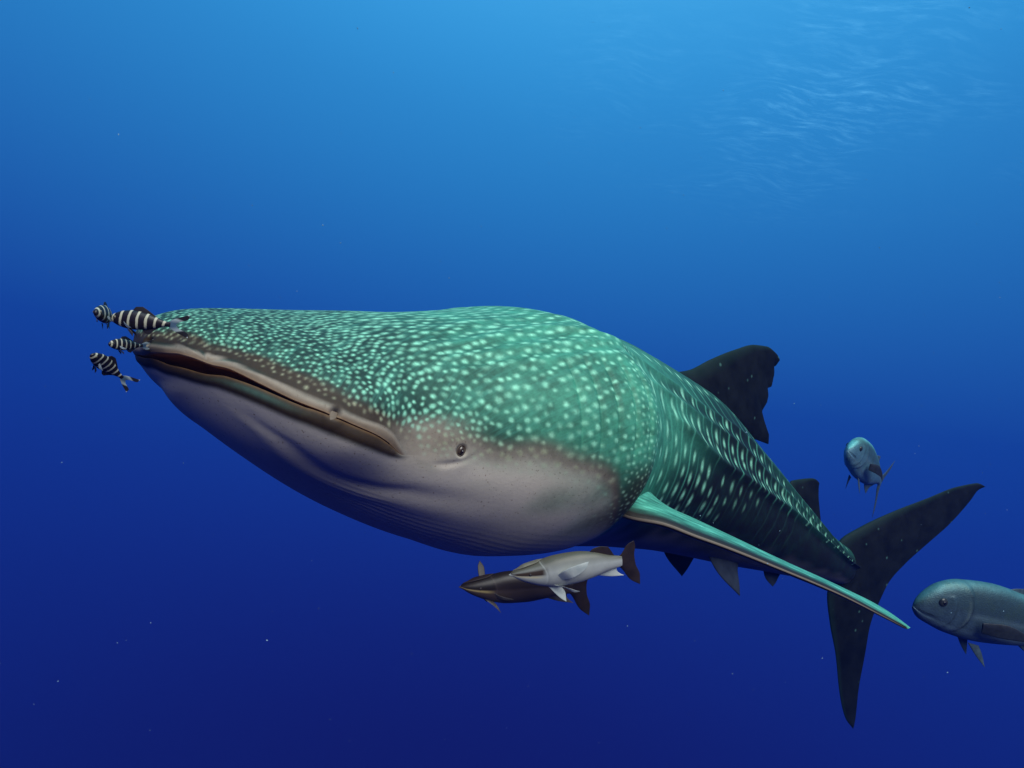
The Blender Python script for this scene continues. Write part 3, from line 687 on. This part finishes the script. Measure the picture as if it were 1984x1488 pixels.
def remora(label, nose, back, up, L, m, mfin, mtail, bend, big, mdisc):
    f = Fish('remora', label, 'fish', nose, back, up, L, 'remoras under the shark belly', bend)
    def jaw(X, u, h, s):
        X = X.copy(); X[..., 0] -= .02*L*np.clip(-h, 0, 1)*np.exp(-(u/.02)**2); return X
    f.body(REM, m, extra=jaw, pw=2.2)
    f.fin('dorsal_fin', [(.68, .10), (.74, .165), (.80, .175), (.88, .16)], [(.96, .045), (.93, .075), (.91, .11), (.88, .16)], mtail, .012)
    f.fin('anal_fin', [(.70, -.08), (.78, -.10), (.92, -.13), (1.02, -.135)], [(.95, -.04), (.95, -.07), (.98, -.11), (1.02, -.135)], mfin, .012)
    f.tail([(1.17, -.25), (1.08, -.19), (.99, -.06), (.96, -.03), (.96, .035), (1.0, .08), (1.06, .16), (1.12, .185)], [(1.17, -.25), (1.17, -.16), (1.13, -.04), (1.12, .05), (1.13, .13), (1.12, .185)], mtail, .03)
    # sucking disc: a flat ridged pad on the head
    f.fin('sucking_disc', [(.02, .030, .0), (.12, .074, .034), (.22, .102, .030), (.28, .124, .0)], [(.02, .030, .0), (.12, .074, -.034), (.22, .102, -.030), (.28, .124, .0)], mdisc, .022, (-.25, 1, 0), 24, 10)
    if big:
        f.fin('pectoral_fin', [(.39, -.005, .084), (.46, .07, .14), (.58, .115, .155), (.66, .128, .15)], [(.43, -.055, .086), (.54, .0, .15), (.63, .07, .16), (.66, .128, .15)], mfin, .010, (.1, .35, 1), 24, 10)
        f.fin('pelvic_fin', [(.30, -.09, .05), (.42, -.105, .09), (.56, -.155, .11), (.585, -.165, .11)], [(.37, -.105, .04), (.46, -.135, .075), (.54, -.175, .10), (.585, -.165, .11)], mfin, .010, (0, 1, .3), 20, 8)
        f.fin('pelvic_fin', [(.28, -.09, .0), (.34, -.16, .03), (.43, -.255, .05), (.47, -.285, .05)], [(.36, -.11, -.02), (.43, -.15, .0), (.47, -.22, .03), (.47, -.285, .05)], mfin, .010, (0, .2, 1), 20, 8)
        f.fin('pectoral_fin', [(.36, -.0, -.084), (.45, -.05, -.15), (.56, -.07, -.20)], [(.40, -.04, -.084), (.48, -.09, -.14), (.56, -.07, -.20)], mfin, .010, (0, 1, .3), 16, 8)
    else:
        f.fin('pelvic_fin', [(.20, -.085, .05), (.28, -.13, .08), (.36, -.20, .09)], [(.26, -.09, .04), (.32, -.14, .06), (.36, -.20, .09)], mfin, .010, (0, .2, 1), 16, 8)
        f.fin('pelvic_fin', [(.18, -.08, -.04), (.20, -.13, -.06), (.25, -.19, -.08)], [(.24, -.085, -.03), (.26, -.13, -.05), (.25, -.19, -.08)], mfin, .010, (0, .2, 1), 16, 8)
        f.fin('pectoral_fin', [(.26, .0, .08), (.34, -.03, .11), (.46, -.05, .13)], [(.29, -.05, .08), (.38, -.07, .11), (.46, -.05, .13)], mfin, .010, (0, .35, 1), 16, 8)
        f.fin('pectoral_fin', [(.16, .05, -.06), (.15, .13, -.12), (.17, .17, -.16)], [(.22, .05, -.07), (.21, .12, -.12), (.17, .17, -.16)], mtail, .010, (.1, .2, 1), 16, 8)
    f.eye(.165, .018, .014, M_RTAIL, M_PUP)
    return f
RP1 = remora_skin('pale_remora_skin', (.34, .35, .33), (.075, .07, .05), (.030, .018, .010), 0.)
RP2 = remora_skin('dark_remora_skin', (.055, .038, .034), (.011, .008, .008), (.008, .005, .004), .7)
M_RTAIL = plain('remora_tail', (.013, .008, .008), (.024, .015, .014), .5, 40)
M_DISC = plain('remora_disc', (.11, .10, .075), (.16, .15, .11), .6, 60)
M_RFIN = plain('remora_pale_fin', (.34, .38, .36), (.46, .48, .44), .5, 60)
M_RFIN2 = plain('remora_dark_fin', (.05, .042, .040), (.08, .068, .06), .5, 60)
remora('pale grey remora with a dark eye stripe, nearer of the two', at(990, 1113, 1.50), (1, .075, .06), (-.07, 1, -.2), .288, RP1, M_RFIN, M_RTAIL, -.15, True, M_DISC)
remora('dark brown remora behind and below the pale one', at(893, 1137, 1.62), (1, -.05, .16), (.05, 1, -.15), .312, RP2, M_RFIN2, M_RTAIL, .15, False, M_RTAIL)

# --- big jacks near the tail
def jack_skin(name, tint):
    m, t, b = mat(name, .42, .45)
    h = attr(t, 'h'); u = attr(t, 'u')
    hc = nd(t, 'ShaderNodeMath', operation='MULTIPLY_ADD'); t.links.new(h, hc.inputs[0]); hc.inputs[1].default_value = .5; hc.inputs[2].default_value = .5
    c = ramp(t, hc.outputs[0], [(.05, (.085, .13, .17)), (.30, (.045, .075, .105)), (.55, (.035, .060, .080)), (.80, (.028, .060, .072)), (.97, (.05, .14, .14))])
    n = ramp(t, noise(t, 26, 6, .7), [(.3, .68), (.7, 1.15)])
    c = mixc(t, 1.0, c, n, 'MULTIPLY'); c = mixc(t, 1.0, c, tint, 'MULTIPLY')
    c = mixc(t, ramp(t, noise(t, 9, 4), [(.52, 0), (.68, .5)]), c, (.05, .085, .05))
    b.inputs['Metallic'].default_value = .35
    b.inputs['Roughness'].default_value = .5
    vo = nd(t, 'ShaderNodeTexVoronoi'); vo.inputs['Scale'].default_value = 140; t.links.new(nd(t, 'ShaderNodeTexCoord').outputs['Object'], vo.inputs['Vector'])
    bump(t, b, vo.outputs['Distance'], .25, .004)
    def arc(u0, k, w, lo, hi, f, colr, c):
        hh = nd(t, 'ShaderNodeMath', operation='MULTIPLY'); t.links.new(h, hh.inputs[0]); t.links.new(h, hh.inputs[1])
        aa = nd(t, 'ShaderNodeMath', operation='MULTIPLY_ADD'); t.links.new(hh.outputs[0], aa.inputs[0]); aa.inputs[1].default_value = k; t.links.new(u, aa.inputs[2])
        line = ramp(t, aa.outputs[0], [(u0-w, 0), (u0, f), (u0+w, 0)])
        return mixc(t, mul(t, line, ramp(t, hc.outputs[0], [(lo-.04, 0), (lo, 1), (hi, 1), (hi+.04, 0)])), c, colr)
    c = arc(.228, .05, .010, .12, .80, .75, (.012, .020, .024), c)
    c = arc(.214, .05, .012, .12, .70, .45, (.14, .19, .17), c)
    c = arc(.155, .045, .007, .15, .66, .6, (.018, .028, .032), c)
    ml = nd(t, 'ShaderNodeMath', operation='MULTIPLY_ADD'); t.links.new(u, ml.inputs[0]); ml.inputs[1].default_value = 1.5; t.links.new(hc.outputs[0], ml.inputs[2])
    c = mixc(t, mul(t, ramp(t, ml.outputs[0], [(.375, 0), (.40, .85), (.425, 0)]), ramp(t, u, [(.07, 1), (.085, 0)])), c, (.008, .012, .015))
    dkc = ramp(t, hc.outputs[0], [(.50, 0), (.62, .55), (.86, .55), (.93, 0)])
    c = mixc(t, mul(t, dkc, ramp(t, u, [(.10, 0), (.22, 1)])), c, (.022, .045, .052))
    mid = ramp(t, hc.outputs[0], [(.40, 0), (.47, .55), (.54, 0)])
    c = mixc(t, mul(t, mid, ramp(t, u, [(.20, 0), (.26, 1)])), c, (.11, .17, .20))
    low = ramp(t, hc.outputs[0], [(.10, 0), (.17, .6), (.24, 0)])
    c = mixc(t, low, c, (.12, .19, .23))
    t.links.new(c, b.inputs['Base Color']); return m
JK = [(0, -.022, -.032, 0), (.008, .008, -.052, .016), (.035, .050, -.078, .034), (.09, .102, -.098, .048), (.18, .134, -.122, .058), (.34, .146, -.138, .062), (.55, .120, -.125, .056), (.75, .075, -.075, .042), (.92, .030, -.030, .020), (1.0, .026, -.026, .012)]
M_JACK = jack_skin('jack_skin', (1.15, 1.2, 1.25)); M_JACK_PALE = jack_skin('pale_jack_skin', (2.2, 2.9, 2.8))
M_JFIN = plain('jack_fin', (.03, .05, .065), (.05, .08, .10), .5, 40)
M_JIRIS = plain('jack_iris', (.012, .014, .014), (.03, .032, .03), .25, 60)
M_JMOUTH = plain('jack_pectoral', (.006, .008, .012), (.014, .018, .024), .6, 40)
def jack(label, nose, back, up, L, bend, M_JACK):
    f = Fish('jack_fish', label, 'fish', nose, back, up, L, 'large jacks near the shark tail', bend)
    def mouth(X, u, h, s):
        ln = np.exp(-((h+.42+1.6*u)/.07)**2)*np.exp(-(np.maximum(u-.05, 0)/.035)**2)
        X = X.copy(); X[..., 2] -= np.sign(s)*ln*.003*L*np.minimum(1, np.abs(s)*2); X[..., 0] += ln*.012*L*(u < .0)
        X[..., 0] -= .003*L*np.exp(-((h+.62)/.28)**2)*np.exp(-(u/.03)**2)
        e1 = u-.225+.05*h*h-.02*h; X[..., 2] += np.sign(s)*L*(.0075*np.exp(-(np.minimum(e1, 0)/.05)**2)*(1-sstep(e1, 0, .008)))*np.minimum(1, np.abs(s)*1.5)
        e2 = u-.150+.045*(h+.1)**2; X[..., 2] += np.sign(s)*L*(.0045*np.exp(-(np.minimum(e2, 0)/.025)**2)*(1-sstep(e2, 0, .006)))*np.minimum(1, np.abs(s)*1.5)*(h < .55)
        
        return X
    f.body(JK, M_JACK, extra=mouth, nr=130, nc=96, pw=2.1)
    f.fin('dorsal_fin', [(.42, .125), (.48, .145), (.52, .150)], [(.57, .11), (.56, .12), (.52, .150)], M_JFIN, .008)
    f.fin('dorsal_fin', [(.56, .105), (.64, .14), (.72, .155)], [(.92, .025), (.82, .065), (.74, .11), (.72, .155)], M_JFIN, .008)
    f.fin('anal_fin', [(.56, -.11), (.64, -.15), (.72, -.17)], [(.92, -.025), (.82, -.07), (.74, -.12), (.72, -.17)], M_JFIN, .008)
    f.tail([(1.24, -.27), (1.08, -.13), (.97, -.022), (.97, .022), (1.08, .13), (1.24, .27)], [(1.24, -.27), (1.20, -.18), (1.09, -.06), (1.06, 0), (1.09, .06), (1.20, .18), (1.24, .27)], M_JFIN, .015)
    for sg in (1, -1):
        f.fin('pectoral_fin', [(.275, -.015, .082*sg), (.36, .005, .11*sg), (.46, -.02, .12*sg), (.56, -.07, .115*sg)], [(.285, -.065, .08*sg), (.36, -.06, .11*sg), (.46, -.055, .12*sg), (.56, -.07, .115*sg)], M_JMOUTH, .008, (0, .1, 1), 24, 8)
        f.fin('pelvic_fin', [(.29, -.14, .03*sg), (.34, -.19, .04*sg), (.395, -.235, .05*sg)], [(.35, -.145, .03*sg), (.37, -.18, .04*sg), (.395, -.235, .05*sg)], M_JFIN, .008, (0, .1, 1), 16, 8)
    f.eye(.092, .030, .021, M_JIRIS, M_PUP)
jack('blue-grey jack seen side-on, cut off by the right edge', at(1774, 1163, 3.3), (1, -.22, .12), (.2, 1, -.12), 1.22, -.1, M_JACK)
jack('pale blue jack facing the camera above the tail fin', at(1645, 866, 3.9), (.658, -.375, .65), (.42, .86, .1), .92, -.12, M_JACK_PALE)

# --- specks drifting in the water
def specks():
    V, Fc = [], []
    for k in range(170):
        d = random.uniform(.7, 5.0); c = at(random.uniform(-50, 2030), random.uniform(-50, 1530), d)
        r = random.uniform(.0004, .0013)*d**.5
        b0 = len(V); ax = rng.normal(size=3); ax /= np.linalg.norm(ax); st = random.uniform(1, 2.2)
        for q in ((1, 0, 0), (-1, 0, 0), (0, 1, 0), (0, -1, 0), (0, 0, 1), (0, 0, -1)):
            q = np.array(q, float)*r; V.append(c+q+ax*(q@ax)*(st-1))
        Fc += [(b0+a, b0+b, b0+c_) for a in (0, 1) for b, c_ in ((2, 4), (4, 3), (3, 5), (5, 2))]
    o = bpy.data.objects.new('suspended_particles', raw_mesh('suspended_particles', to_world(np.array(V)), Fc, smooth=False)); col.objects.link(o)
    o['kind'] = 'stuff'; o['label'] = 'tiny pale specks drifting in the water'
    o.data.materials.append(plain('plankton', (.16, .27, .33), (.26, .36, .42), .7, 30))
specks()
